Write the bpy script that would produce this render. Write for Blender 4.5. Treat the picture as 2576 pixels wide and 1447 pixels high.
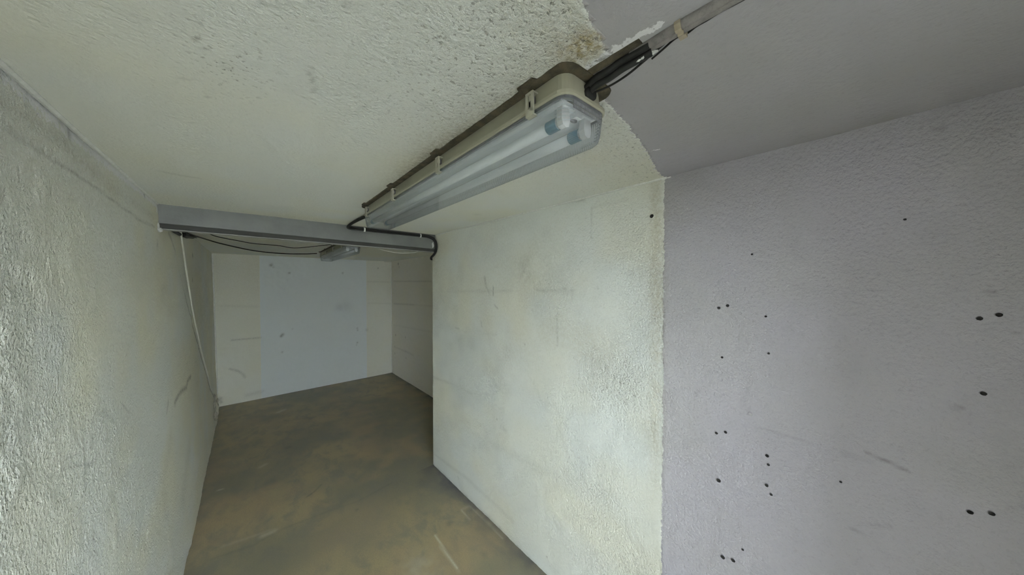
import bpy, bmesh, math, random
import numpy as np
from mathutils import Vector, Matrix

for o in list(bpy.data.objects):
    bpy.data.objects.remove(o, do_unlink=True)
scn = bpy.context.scene
C = scn.collection
rng = np.random.default_rng(7)
random.seed(7)

# ------------------------------------------------------------------ camera
IW, IH, FPX = 2576, 1447, 747.0
HC, YAW, PITCH = 1.85, math.radians(41.9), math.radians(0.9)
FWD = np.array([math.sin(YAW) * math.cos(PITCH), math.cos(YAW) * math.cos(PITCH), -math.sin(PITCH)])
RGT = np.array([math.cos(YAW), -math.sin(YAW), 0.0])
UPV = np.cross(RGT, FWD)
CAM = np.array([0.0, 0.0, HC])
cd = bpy.data.cameras.new('camera')
cd.sensor_fit = 'HORIZONTAL'
cd.sensor_width = 36.0
cd.lens = FPX / IW * 36.0
cd.clip_start = 0.02
cam = bpy.data.objects.new('camera', cd)
C.objects.link(cam)
m3 = Matrix((tuple(RGT), tuple(UPV), tuple(-FWD))).transposed()
cam.matrix_world = Matrix.Translation(CAM) @ m3.to_4x4()
scn.camera = cam

# ------------------------------------------------------------------ light and exposure
DOOR_Y = -0.55                      # the open garage door behind the camera, unseen, placed to shape the daylight
DOOR_X0, DOOR_X1, DOOR_H = -0.33, 0.75, 2.05
w = bpy.data.worlds.new('overcast_sky')
scn.world = w
w.use_nodes = True
bg = w.node_tree.nodes['Background']
bg.inputs['Color'].default_value = (0.86, 0.95, 1.0, 1)
bg.inputs['Strength'].default_value = 4.2
pl = bpy.data.lights.new('door_portal', 'AREA')
pl.shape = 'RECTANGLE'
pl.size = DOOR_X1 - DOOR_X0
pl.size_y = DOOR_H
pl.cycles.is_portal = True
po = bpy.data.objects.new('door_portal', pl)
C.objects.link(po)
po.location = ((DOOR_X0 + DOOR_X1) / 2, DOOR_Y - 0.12, DOOR_H / 2)
po.rotation_euler = (math.radians(90), 0, 0)
sl = bpy.data.lights.new('sun', 'SUN')          # stands behind the garage and lights the added house front across the yard
sl.energy = 190.0
sl.angle = math.radians(0.6)
sl.color = (0.97, 0.985, 1.0)
so = bpy.data.objects.new('sun', sl)
C.objects.link(so)
so.location = (-3, 6, 12)
so.rotation_euler = Vector((0.15, -0.75, -0.6)).to_track_quat('-Z', 'Y').to_euler()
scn.cycles.diffuse_bounces = 12
vs = scn.view_settings
vs.view_transform = 'Standard'
vs.look = 'None'
vs.gamma = 1.0
vs.use_curve_mapping = False
vs.exposure = -0.38

# ------------------------------------------------------------------ pixel to place
def ray(x, y):
    return FWD * FPX + RGT * (x - IW / 2) - UPV * (y - IH / 2)
def on_x(p, X):
    d = ray(*p); return CAM + d * ((X - CAM[0]) / d[0])
def on_y(p, Y):
    d = ray(*p); return CAM + d * ((Y - CAM[1]) / d[1])
def on_z(p, Z):
    d = ray(*p); return CAM + d * ((Z - CAM[2]) / d[2])

# ------------------------------------------------------------------ the room's measures
XR = 1.406            # right wall face
YC = 2.77             # where the right wall ends
XB = 2.228            # right wall of the rear bay
YB = 6.19             # rear wall
ZR = 2.285            # ceiling over the rear bay
BS = 0.0805           # beam is slightly skew
def left_x(z):
    return -0.332 - 0.014 * np.asarray(z)
def ceil_z(X):
    return 2.2918 + 0.0185 * (np.asarray(X) + 0.359)
def beam_y(X):
    return 2.56 + BS * (X + 0.38)
def on_ceil(p):
    q = on_z(p, 2.3)
    for _ in range(8):
        q = on_z(p, float(ceil_z(q[0])))
    return q
def on_beam(p, off=0.0):
    d = ray(*p)
    t = (2.56 + off + BS * 0.38) / (d[1] - BS * d[0])
    return CAM + d * t
def on_left(p):
    q = on_x(p, -0.345)
    for _ in range(6):
        q = on_x(p, float(left_x(q[2])))
    return q

# ------------------------------------------------------------------ materials
class G:
    def __init__(s, name):
        s.m = bpy.data.materials.new(name)
        s.m.use_nodes = True
        s.nt = s.m.node_tree
        s.b = s.nt.nodes['Principled BSDF']
        s.out = s.nt.nodes['Material Output']
        s._tc = None
    def set(s, sock, v):
        if isinstance(v, bpy.types.NodeSocket):
            s.nt.links.new(v, sock)
        else:
            sock.default_value = v
    def n(s, t, **kw):
        nd = s.nt.nodes.new(t)
        for k, v in kw.items():
            setattr(nd, k, v)
        return nd
    def tc(s):
        if s._tc is None:
            s._tc = s.n('ShaderNodeTexCoord').outputs['Object']
        return s._tc
    def mapped(s, scale):
        mp = s.n('ShaderNodeMapping')
        s.set(mp.inputs['Vector'], s.tc())
        mp.inputs['Scale'].default_value = scale
        return mp.outputs[0]
    def noise(s, scale, detail=3, rough=0.55, vec=None, dist=0.0):
        nd = s.n('ShaderNodeTexNoise')
        s.set(nd.inputs['Vector'], vec if vec is not None else s.tc())
        nd.inputs['Scale'].default_value = scale
        nd.inputs['Detail'].default_value = detail
        nd.inputs['Roughness'].default_value = rough
        nd.inputs['Distortion'].default_value = dist
        return nd.outputs['Fac']
    def math(s, op, a, b=0.0, clamp=False):
        nd = s.n('ShaderNodeMath', operation=op, use_clamp=clamp)
        s.set(nd.inputs[0], a); s.set(nd.inputs[1], b)
        return nd.outputs[0]
    def rng(s, v, a, b, c=0.0, d=1.0, smooth=True):
        nd = s.n('ShaderNodeMapRange', interpolation_type='SMOOTHSTEP' if smooth else 'LINEAR')
        s.set(nd.inputs['Value'], v)
        for k, x in zip(('From Min', 'From Max', 'To Min', 'To Max'), (a, b, c, d)):
            nd.inputs[k].default_value = x
        return nd.outputs[0]
    def mix(s, f, a, b):
        nd = s.n('ShaderNodeMix', data_type='RGBA')
        s.set(nd.inputs[0], f); s.set(nd.inputs[6], a); s.set(nd.inputs[7], b)
        return nd.outputs[2]
    def attr(s, name):
        return s.n('ShaderNodeAttribute', attribute_name=name).outputs['Fac']
    def bump(s, h, dist=1.0, strength=1.0):
        nd = s.n('ShaderNodeBump')
        nd.inputs['Strength'].default_value = strength
        nd.inputs['Distance'].default_value = dist
        s.set(nd.inputs['Height'], h)
        s.set(s.b.inputs['Normal'], nd.outputs[0])

def c4(r, g, b):
    return (r, g, b, 1.0)

def plaster(name, a1, a2, b1=None, b2=None, relief=1.0):
    g = G(name)
    f = g.attr('tone')
    col = g.mix(f, c4(*a1), c4(*a2))
    fine = g.noise(75, 3, 0.65)
    if b1:
        j = g.math('MULTIPLY', g.math('SUBTRACT', fine, 0.5), 0.028)
        p = g.rng(g.math('ADD', g.attr('paint'), j), -0.0007, 0.0007)
        col = g.mix(p, col, g.mix(f, c4(*b1), c4(*b2)))
    warm = g.math('MULTIPLY', g.attr('warm'), g.rng(fine, 0.3, 0.7, 0.45, 1.0), clamp=True)
    col = g.mix(warm, col, c4(0.33, 0.27, 0.14))
    pale = g.rng(g.math('ADD', g.attr('pale'), g.math('MULTIPLY', g.math('SUBTRACT', fine, 0.5), 1.6)), 0.45, 0.6)
    col = g.mix(g.math('MULTIPLY', pale, 0.85), col, c4(0.80, 0.80, 0.815))
    # pits coloured darker: grime plus painted self-shade that bump cannot cast
    rip = g.noise(95, 3, 0.6)
    pit = g.math('MULTIPLY', g.rng(rip, 0.41, 0.33), g.attr('pit'), clamp=True)
    col = g.mix(g.math('MULTIPLY', pit, 0.75), col, c4(0.14, 0.13, 0.105))
    dirt_shade = g.math('MULTIPLY', g.attr('dirt_shade'), g.rng(fine, 0.3, 0.7, 0.55, 1.15), clamp=True)
    col = g.mix(dirt_shade, col, c4(0.055, 0.05, 0.038))
    g.nt.nodes.remove(g.b)
    g.b = g.n('ShaderNodeBsdfDiffuse')
    g.set(g.b.inputs['Color'], col)
    g.set(g.out.inputs['Surface'], g.b.outputs[0])
    h = g.math('MULTIPLY', rip, g.math('MULTIPLY', g.attr('rough'), 0.0065 * relief))
    g.bump(h)
    return g.m

CREAM1, CREAM2 = (0.79, 0.79, 0.70), (0.765, 0.795, 0.77)
VIO1, VIO2 = (0.405, 0.392, 0.428), (0.385, 0.376, 0.386)
M = {}
M['right'] = plaster('rough_cream_and_violet_plaster', CREAM1, CREAM2, VIO1, VIO2, relief=1.5)
M['left'] = plaster('rough_cream_plaster', (0.78, 0.77, 0.645), (0.76, 0.78, 0.73), relief=2.0)
M['ceil'] = plaster('ceiling_plaster', (0.80, 0.80, 0.715), (0.79, 0.81, 0.785), VIO1, VIO2, relief=1.7)
M['back'] = plaster('rear_plaster', (0.80, 0.80, 0.71), (0.80, 0.81, 0.75), (0.77, 0.82, 0.84), (0.77, 0.81, 0.82), relief=0.3)
M['bay'] = plaster('bay_plaster', (0.82, 0.79, 0.71), (0.81, 0.79, 0.74), relief=0.4)

def floor_mat():
    g = G('worn_concrete_floor')
    st = g.mapped((1.0, 0.6, 1.0))
    lo = g.attr('tone')
    mid = g.noise(7.5, 6, 0.68, vec=st, dist=0.4)
    col = g.mix(lo, c4(0.172, 0.162, 0.108), c4(0.265, 0.222, 0.126))
    col = g.mix(g.rng(mid, 0.42, 0.66, 0.0, 0.7), col, c4(0.150, 0.146, 0.112))
    col = g.mix(g.attr('rust'), col, c4(0.30, 0.222, 0.125))
    fine = g.noise(130, 3, 0.65)
    col = g.mix(g.rng(fine, 0.35, 0.7, 0, 0.25), col, c4(0.11, 0.105, 0.085))
    col = g.mix(g.math('MULTIPLY', g.attr('warm'), g.rng(fine, 0.3, 0.6, 0.4, 1.0), clamp=True), col, c4(0.50, 0.48, 0.38))
    col = g.mix(g.math('MULTIPLY', g.attr('dirt_shade'), g.rng(mid, 0.25, 0.6, 0.6, 1.0), clamp=True), col, c4(0.055, 0.055, 0.06))
    g.set(g.b.inputs['Base Color'], col)
    g.b.inputs['Roughness'].default_value = 0.5
    g.b.inputs['Specular IOR Level'].default_value = 0.35
    g.bump(g.math('MULTIPLY', fine, 0.0010))
    return g.m
M['floor'] = floor_mat()

def plain(name, col, rough=0.5, metal=0.0, var=0.12, vs_=20.0, bump=0.0, spec=0.5):
    g = G(name)
    f = g.noise(vs_, 4, 0.6)
    d = tuple(max(0.0, x * (1 - var)) for x in col)
    l = tuple(min(1.0, x * (1 + var)) for x in col)
    g.set(g.b.inputs['Base Color'], g.mix(g.rng(f, 0.3, 0.7), c4(*d), c4(*l)))
    g.b.inputs['Roughness'].default_value = rough
    g.b.inputs['Metallic'].default_value = metal
    g.b.inputs['Specular IOR Level'].default_value = spec
    if bump:
        g.bump(g.math('MULTIPLY', g.noise(vs_ * 6, 3), bump))
    return g.m
M['steel'] = plain('grey_painted_steel', (0.115, 0.120, 0.110), 0.55, 0.0, 0.10, 7.0, 0.0008)
M['steel_shade'] = plain('shaded_steel_lip', (0.024, 0.024, 0.020), 0.75, 0.0, 0.15, 9.0)  # near-black puts the shade under the beam face into the lip colour
M['steel_under'] = plain('steel_underside', (0.36, 0.365, 0.35), 0.6, 0.0, 0.1, 9.0)
M['housing'] = plain('beige_fixture_plastic', (0.315, 0.305, 0.23), 0.5, 0.0, 0.06, 9.0)
M['clip'] = plain('beige_clip_plastic', (0.40, 0.39, 0.31), 0.45, 0.0, 0.05, 30.0)
M['tray'] = plain('white_reflector_sheet', (0.86, 0.88, 0.90), 0.35, 0.0, 0.03, 5.0)
M['tube'] = plain('white_lamp_glass', (0.92, 0.95, 0.97), 0.2, 0.0, 0.02, 5.0)
M['blue'] = plain('teal_blue_sleeve', (0.04, 0.15, 0.22), 0.4, 0.0, 0.15, 60.0)
M['holder'] = plain('white_lampholder', (0.62, 0.63, 0.62), 0.4, 0.0, 0.03, 30.0)
M['holder_blue'] = plain('pale_white_sleeve', (0.85, 0.87, 0.88), 0.4, 0.0, 0.03, 30.0)
M['metalcap'] = plain('tube_metal_cap', (0.72, 0.74, 0.76), 0.25, 0.8, 0.05, 40.0)
M['mark'] = plain('small_dark_mark', (0.10, 0.10, 0.11), 0.6, 0.0, 0.2, 60.0)
M['black'] = plain('black_cable_sheath', (0.013, 0.013, 0.012), 0.6, 0.0, 0.25, 60.0, spec=0.25)
M['blackwire'] = plain('thin_black_wire', (0.016, 0.015, 0.013), 0.7, 0.0, 0.2, 60.0, spec=0.2)
M['white_cable'] = plain('white_cable_sheath', (0.70, 0.70, 0.64), 0.5, 0.0, 0.05, 60.0)
M['wall_cable'] = plain('cream_overpainted_cable', (0.66, 0.66, 0.58), 0.7, 0.0, 0.06, 60.0)
M['white_clip'] = plain('white_cable_clip', (0.80, 0.81, 0.78), 0.45, 0.0, 0.05, 60.0)
M['old_clip'] = plain('yellowed_clip', (0.34, 0.29, 0.21), 0.55, 0.0, 0.1, 60.0)
M['greypaint'] = plain('violet_grey_paint_on_cable', (0.185, 0.172, 0.165), 0.75, 0.0, 0.25, 35.0, 0.002)
M['bare'] = plain('bare_brown_ceiling', (0.062, 0.052, 0.030), 0.95, 0.0, 0.5, 28.0, 0.003)
M['hole'] = plain('hole_dark', (0.012, 0.011, 0.010), 0.95, 0.0, 0.2, 80.0)
M['chip'] = plain('fresh_plaster', (0.82, 0.83, 0.80), 0.9, 0.0, 0.06, 60.0, 0.003)
M['filler'] = plain('grey_filler', (0.36, 0.35, 0.36), 0.9, 0.0, 0.1, 80.0)
M['lump'] = plain('dirty_plaster', (0.50, 0.48, 0.40), 0.95, 0.0, 0.3, 40.0, 0.006)
M['across'] = plain('pale_render', (0.72, 0.77, 0.80), 0.9, 0.0, 0.05, 1.0)
M['ground'] = plain('outdoor_concrete', (0.22, 0.22, 0.21), 0.9, 0.0, 0.12, 2.0)

def lens_mat():
    g = G('clear_ribbed_diffuser')
    nt = g.nt
    ribs = g.n('ShaderNodeTexWave', wave_type='BANDS', bands_direction='Y')
    g.set(ribs.inputs['Vector'], g.tc())
    ribs.inputs['Scale'].default_value = 55.0
    ribs.inputs['Distortion'].default_value = 0.0
    bp = g.n('ShaderNodeBump')
    bp.inputs['Strength'].default_value = 0.35
    bp.inputs['Distance'].default_value = 0.002
    g.set(bp.inputs['Height'], ribs.outputs['Fac'])
    tr = g.n('ShaderNodeBsdfTransparent'); tr.inputs['Color'].default_value = c4(0.955, 0.975, 0.985)
    gl = g.n('ShaderNodeBsdfGlossy'); gl.inputs['Roughness'].default_value = 0.10
    gl.inputs['Color'].default_value = c4(0.9, 0.93, 0.96)
    g.set(gl.inputs['Normal'], bp.outputs[0])
    df = g.n('ShaderNodeBsdfDiffuse'); df.inputs['Color'].default_value = c4(0.84, 0.87, 0.90)
    fr = g.n('ShaderNodeFresnel'); fr.inputs['IOR'].default_value = 1.5
    g.set(fr.inputs['Normal'], bp.outputs[0])
    m1 = g.n('ShaderNodeMixShader'); m1.inputs[0].default_value = 0.13
    g.set(m1.inputs[1], tr.outputs[0]); g.set(m1.inputs[2], df.outputs[0])
    m2 = g.n('ShaderNodeMixShader')
    g.set(m2.inputs[0], g.math('MULTIPLY', fr.outputs[0], 0.8))
    g.set(m2.inputs[1], m1.outputs[0]); g.set(m2.inputs[2], gl.outputs[0])
    g.set(g.out.inputs['Surface'], m2.outputs[0])
    return g.m
M['lens'] = lens_mat()
M['smoke'] = plain('smoky_rib_plastic', (0.30, 0.31, 0.32), 0.3, 0.0, 0.1, 40.0)

# ------------------------------------------------------------------ mesh helpers
def tag(o, label=None, cat=None, group=None, kind=None):
    if label: o['label'] = label
    if cat: o['category'] = cat
    if group: o['group'] = group
    if kind: o['kind'] = kind
    return o

def link(name, me, mat=None, parent=None, smooth=False):
    if mat: me.materials.append(M[mat] if isinstance(mat, str) else mat)
    if smooth:
        me.polygons.foreach_set('use_smooth', [True] * len(me.polygons))
    o = bpy.data.objects.new(name, me)
    C.objects.link(o)
    if parent: o.parent = parent
    return o

def empty(name, loc, rz=0.0):
    o = bpy.data.objects.new(name, None)
    o.empty_display_size = 0.05
    C.objects.link(o)
    o.location = loc
    o.rotation_euler = (0, 0, rz)
    return o

class MB:
    def __init__(s):
        s.v, s.f = [], []
    def box(s, x0, x1, y0, y1, z0, z1):
        b = len(s.v)
        s.v += [(x, y, z) for z in (z0, z1) for y in (y0, y1) for x in (x0, x1)]
        s.f += [tuple(b + i for i in q) for q in ((0, 2, 3, 1), (4, 5, 7, 6), (0, 1, 5, 4), (2, 6, 7, 3), (0, 4, 6, 2), (1, 3, 7, 5))]
        return s
    def loft(s, rings, cap0=True, cap1=True):
        b = len(s.v); n = len(rings[0])
        for r in rings: s.v += [tuple(p) for p in r]
        for k in range(len(rings) - 1):
            for i in range(n):
                j = (i + 1) % n
                s.f.append((b + k * n + i, b + k * n + j, b + (k + 1) * n + j, b + (k + 1) * n + i))
        if cap0: s.f.append(tuple(b + i for i in reversed(range(n))))
        if cap1: s.f.append(tuple(b + (len(rings) - 1) * n + i for i in range(n)))
        return s
    def tube(s, pts, r, n=10, cap=True):
        pts = [Vector(p) for p in pts]
        rr = r if hasattr(r, '__len__') else [r] * len(pts)
        t0 = (pts[1] - pts[0]).normalized()
        u = t0.orthogonal().normalized()
        rings = []
        for i, p in enumerate(pts):
            a = pts[max(0, i - 1)]; c = pts[min(len(pts) - 1, i + 1)]
            t = (c - a).normalized()
            u = (u - t * u.dot(t)).normalized()
            v = t.cross(u)
            rings.append([p + u * (rr[i] * math.cos(2 * math.pi * k / n)) + v * (rr[i] * math.sin(2 * math.pi * k / n)) for k in range(n)])
        return s.loft(rings, cap, cap)
    def build(s, name, mat, parent=None, smooth=False):
        me = bpy.data.meshes.new(name)
        me.from_pydata([tuple(p) for p in s.v], [], s.f)
        me.update()
        bm = bmesh.new(); bm.from_mesh(me)
        bmesh.ops.recalc_face_normals(bm, faces=bm.faces)
        bm.to_mesh(me); bm.free()
        return link(name, me, mat, parent, smooth)

def spline(pts, per=8):
    P = [np.array(p, float) for p in pts]
    P = [2 * P[0] - P[1]] + P + [2 * P[-1] - P[-2]]
    out = []
    for i in range(1, len(P) - 2):
        for k in range(per):
            t = k / per
            a, b, c, d = P[i - 1], P[i], P[i + 1], P[i + 2]
            out.append(0.5 * (2 * b + (c - a) * t + (2 * a - 5 * b + 4 * c - d) * t * t + (3 * b - a - 3 * c + d) * t ** 3))
    out.append(P[-2])
    return out

def vnoise(U, V, cell, seed):
    r = np.random.default_rng(seed)
    u = U / cell; v = V / cell
    u = u - u.min() + 1; v = v - v.min() + 1
    L = r.random((int(u.max()) + 3, int(v.max()) + 3))
    i = u.astype(int); j = v.astype(int)
    fu = u - i; fv = v - j
    fu = fu * fu * (3 - 2 * fu); fv = fv * fv * (3 - 2 * fv)
    return (L[i, j] * (1 - fu) * (1 - fv) + L[i + 1, j] * fu * (1 - fv) + L[i, j + 1] * (1 - fu) * fv + L[i + 1, j + 1] * fu * fv)

def steps(*spans):
    out = []
    for a, b, d in spans:
        n = max(1, int(round((b - a) / d)))
        out.append(np.linspace(a, b, n + 1)[:-1])
    out.append(np.array([spans[-1][1]]))
    return np.concatenate(out)

def sheet(name, us, vs_, fn, back, mat, attrs, flip=False):
    """A surface of real relief on a slab: fn(U,V) gives the points, back is the offset of its rear side."""
    U, V = np.meshgrid(us, vs_, indexing='ij')
    P = np.stack(fn(U, V), -1)
    nu, nv = U.shape
    co = P.reshape(-1, 3)
    ids = np.arange(nu * nv).reshape(nu, nv)
    q = np.stack([ids[:-1, :-1], ids[1:, :-1], ids[1:, 1:], ids[:-1, 1:]], -1).reshape(-1, 4)
    if flip: q = q[:, ::-1]
    n0 = nu * nv
    cs = [(0, 0), (nu - 1, 0), (nu - 1, nv - 1), (0, nv - 1)]
    bk = np.array([P[i, j] + np.array(back) for i, j in cs])
    co = np.concatenate([co, bk])
    c = [int(ids[i, j]) for i, j in cs]
    extra = [[n0 + 3, n0 + 2, n0 + 1, n0]]
    for k in range(4):
        l = (k + 1) % 4
        extra.append([c[l], c[k], n0 + k, n0 + l])
    extra = np.array(extra)
    if flip: extra = extra[:, ::-1]
    q = np.concatenate([q, extra]).astype(np.int32)
    me = bpy.data.meshes.new(name)
    me.vertices.add(len(co)); me.vertices.foreach_set('co', co.ravel())
    me.loops.add(q.size); me.loops.foreach_set('vertex_index', q.ravel())
    me.polygons.add(len(q))
    me.polygons.foreach_set('loop_start', np.arange(0, q.size, 4, dtype=np.int32))
    sm = np.ones(len(q), dtype=bool); sm[-5:] = False
    me.polygons.foreach_set('use_smooth', sm)
    me.update(calc_edges=True)
    tn = 0.6 * vnoise(U, V, 0.55, 71) + 0.4 * vnoise(U, V, 0.17, 72)
    attrs['tone'] = np.clip((tn - 0.3) / 0.4, 0, 1)
    for k in ('dirt_shade', 'warm', 'paint', 'pit', 'rough', 'tone', 'rust', 'pale'):
        a = me.attributes.new(k, 'FLOAT', 'POINT')
        val = attrs.get(k, 0.0)
        arr = np.zeros(len(co), dtype=np.float32)
        arr[:n0] = np.broadcast_to(np.asarray(val, dtype=np.float32), (nu, nv)).ravel()
        if k == 'paint': arr[n0:] = arr[0]
        a.data.foreach_set('value', arr)
    return link(name, me, mat)

def seg(U, V, a, b, w, end=None):
    du, dv = b[0] - a[0], b[1] - a[1]
    L2 = du * du + dv * dv + 1e-9
    t = np.clip(((U - a[0]) * du + (V - a[1]) * dv) / L2, 0, 1)
    d2 = (U - a[0] - t * du) ** 2 + (V - a[1] - t * dv) ** 2
    return np.exp(-d2 / (w * w))
def poly(U, V, pts, w):
    r = np.zeros_like(U)
    for a, b in zip(pts[:-1], pts[1:]):
        r = np.maximum(r, seg(U, V, a, b, w))
    return r
def blob(U, V, c, ru, rv, p=1.0):
    return np.exp(-(((U - c[0]) / ru) ** 2 + ((V - c[1]) / rv) ** 2) ** p)

# ================================================================== THE SETTING
# ---- right wall (u = Y, v = Z)
def R(p):
    q = on_x(p, XR); return (q[1], q[2])
us = steps((DOOR_Y, 1.3, 0.007), (1.3, YC, 0.009))
vz = steps((0.0, 2.34, 0.009))
U, V = np.meshgrid(us, vz, indexing='ij')
border = 0.542 + 0.008 * (vnoise(U, V, 0.13, 3) - 0.5) + 0.004 * (vnoise(U, V, 0.03, 4) - 0.5)
dist_b = border - U                                   # > 0 on the violet side
dirt_shade = np.zeros_like(U)
for pts, wd, k in [
    ([(1088, 736), (1170, 733), (1290, 732)], 0.014, 0.10), ([(1350, 730), (1440, 732)], 0.012, 0.22),
    ([(1095, 822), (1150, 832), (1250, 842)], 0.02, 0.08),
    ([(1090, 950), (1140, 968), (1185, 992)], 0.016, 0.14), ([(1090, 1050), (1180, 1090), (1300, 1150), (1400, 1200)], 0.03, 0.08),
    ([(1091, 1140), (1170, 1200), (1290, 1310)], 0.02, 0.12),
    ([(1220, 698), (1223, 716)], 0.010, 0.35), ([(1224, 722), (1232, 738)], 0.009, 0.22), ([(1242, 722), (1241, 742)], 0.006, 0.5),
    ([(1245, 768), (1253, 776)], 0.006, 0.3), ([(1401, 790), (1402, 870)], 0.006, 0.22), ([(1488, 525), (1487, 600)], 0.005, 0.16),
    ([(1488, 522), (1580, 500)], 0.005, 0.14), ([(1280, 535), (1340, 520), (1400, 512), (1470, 503)], 0.006, 0.25),
    ([(1212, 810), (1213, 822)], 0.005, 0.3), ([(1145, 825), (1155, 828)], 0.010, 0.25),
    ([(1153, 1198), (1156, 1206)], 0.006, 0.3), ([(1260, 1075), (1272, 1086)], 0.012, 0.12),
    ([(1430, 1290), (1470, 1305), (1500, 1312)], 0.010, 0.12), ([(1380, 1445), (1330, 1400), (1250, 1320)], 0.012, 0.12),
    ]:
    dirt_shade = np.maximum(dirt_shade, k * poly(U, V, [R(p) for p in pts], wd))
for p, r_, k in [((1249, 1055), 0.005, 0.8), ((1362, 723), 0.05, 0.10), ((1420, 730), 0.035, 0.18), ((1320, 868), 0.004, 0.7), ((1377, 1400), 0.006, 0.7),
                 ((1503, 725), 0.004, 0.5), ((1610, 590), 0.02, 0.12), ((1590, 690), 0.03, 0.10), ((1220, 1410), 0.02, 0.1)]:
    dirt_shade = np.maximum(dirt_shade, k * blob(U, V, R(p), r_, r_))
# cracks and scrapes in the violet part
for pts, wd, k in [([(2180, 1140), (2240, 1165), (2282, 1185)], 0.004, 0.45), ([(2120, 1140), (2190, 1160)], 0.006, 0.15), ([(2190, 730), (2250, 728)], 0.004, 0.2),
                   ([(2470, 730), (2500, 735)], 0.004, 0.3), ([(2480, 828), (2530, 830), (2576, 842)], 0.003, 0.22), ([(2180, 1320), (2240, 1322)], 0.004, 0.18),
                   ([(2140, 1330), (2170, 1340)], 0.004, 0.22), ([(2402, 1027), (2420, 1024)], 0.005, 0.4), ([(1870, 1070), (1960, 1090), (2050, 1120)], 0.004, 0.15),
                   ([(2355, 327), (2376, 320)], 0.006, 0.3), ([(1745, 990), (1760, 985)], 0.004, 0.25)]:
    dirt_shade = np.maximum(dirt_shade, k * poly(U, V, [R(p) for p in pts], wd))
base_line = np.exp(-(V / 0.02) ** 2) * 0.35 * vnoise(U, V, 0.05, 11)
dirt_shade = np.maximum(dirt_shade, base_line)
warm = 0.42 * np.exp(-((U - 0.575) / 0.034) ** 2) * (dist_b < 0.03) * np.clip((V - 0.55) / 0.7, 0.1, 1) * (0.6 + 0.6 * vnoise(U, V, 0.09, 5))
warm += 0.16 * np.exp(-((V - 1.9) / 0.5) ** 2) * vnoise(U, V, 0.5, 6) * (dist_b < 0)
for p, ru, rv, k in [((1300, 880), 0.25, 0.2, .14), ((1480, 930), 0.15, 0.2, .16), ((1150, 500), 0.4, 0.1, .1), ((1090, 1050), 0.25, 0.15, .12)]:
    warm += k * blob(U, V, R(p), ru, rv)
cream = (dist_b < 0)
bl = np.clip(vnoise(U, V, 0.28, 14) * 0.6 + vnoise(U, V, 0.09, 15) * 0.4 - 0.42, 0, 1)
dirt_shade = np.maximum(dirt_shade, np.where(cream, 0.28, 0.12) * bl)
warm = warm + 0.35 * cream * np.clip(vnoise(U, V, 0.22, 16) - 0.5, 0, 1) * np.clip(V - 0.5, 0, 1)
rough = np.where(cream, 0.25 + 0.9 * np.clip(vnoise(U, V, 0.35, 8) * 1.5 - 0.35, 0, 1) * np.clip(1.5 - 0.55 * U, 0.2, 1), 0.5)
rough = rough + 0.5 * blob(U, V, R((1560, 960)), 0.14, 0.22) + 0.4 * blob(U, V, R((1600, 650)), 0.12, 0.3)
pit = np.where(cream, 0.10 + 0.8 * blob(U, V, R((1560, 980)), 0.15, 0.13) + 0.45 * blob(U, V, R((1480, 1180)), 0.2, 0.10), 0.12)
lowf = (vnoise(U, V, 0.6, 9) - 0.5) * 0.012 + (vnoise(U, V, 0.16, 10) - 0.5) * 0.004
hf = (vnoise(U, V, 0.022, 12) - 0.5) * 0.0030 * (0.3 + rough) + (vnoise(U, V, 0.045, 13) - 0.5) * 0.0022
edge = np.clip((YC - U) / 0.04, 0, 1)
RX = XR + (lowf + hf) * edge - 0.0015 * np.clip(dist_b / 0.004, 0, 1)
wall_right = sheet('wall_right', us, vz, lambda a, b: (RX, a, b), (0.18, 0, 0), 'right',
                   dict(dirt_shade=dirt_shade, warm=np.clip(warm, 0, 1), paint=dist_b, pit=pit, rough=rough))
tag(wall_right, 'rough plastered wall on the right, cream further in and violet grey nearer', 'wall', kind='structure')

# ---- left wall (u = Y, v = Z)
def Lf(p):
    q = on_left(p); return (q[1], q[2])
us = steps((DOOR_Y, 0.8, 0.08), (0.8, 2.6, 0.008), (2.6, YB + 0.03, 0.014))
vz = steps((0.0, 2.34, 0.0095))
U, V = np.meshgrid(us, vz, indexing='ij')
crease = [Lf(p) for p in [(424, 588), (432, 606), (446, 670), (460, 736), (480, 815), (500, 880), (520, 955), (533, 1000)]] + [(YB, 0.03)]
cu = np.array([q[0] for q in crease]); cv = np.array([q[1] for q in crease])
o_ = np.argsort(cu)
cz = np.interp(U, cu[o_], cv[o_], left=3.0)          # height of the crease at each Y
below = np.clip((cz - V) / 0.012, 0, 1) * np.clip((U - cu.min()) / 0.35, 0, 1)
bulge = below * 0.005 * np.clip((YB - U) / 0.5, 0.25, 1)
rough = 0.45 + 0.75 * np.clip(1.6 - 0.55 * U, 0.0, 1) * (0.5 + vnoise(U, V, 0.4, 21)) + 0.25 * np.clip(0.9 - V, 0, 1)
lowf = (vnoise(U, V, 0.7, 22) - 0.5) * 0.014 + (vnoise(U, V, 0.2, 23) - 0.5) * 0.006
foot = 0.022 * np.exp(-(V / 0.13) ** 2) + 0.02 * np.exp(-((V - 0.30) / 0.22) ** 2) * np.clip((U - 2.2) / 1.5, 0, 1) * np.clip((YB - U) / 0.6, 0, 1)
hf = (vnoise(U, V, 0.026, 24) - 0.5) * 0.0042 * rough + (vnoise(U, V, 0.06, 25) - 0.5) * 0.004
LX = left_x(V) + lowf + hf + bulge + foot * 0.8
dirt_shade = np.zeros_like(U)
dirt_shade = np.maximum(dirt_shade, 0.75 * poly(U, V, [(q[0], q[1] - 0.006) for q in crease[3:]], 0.020))  # gap shade along the crease, painted dark here and on the next line
dirt_shade = np.maximum(dirt_shade, 0.35 * poly(U, V, [(q[0], q[1]) for q in crease[:4]], 0.014))
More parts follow.
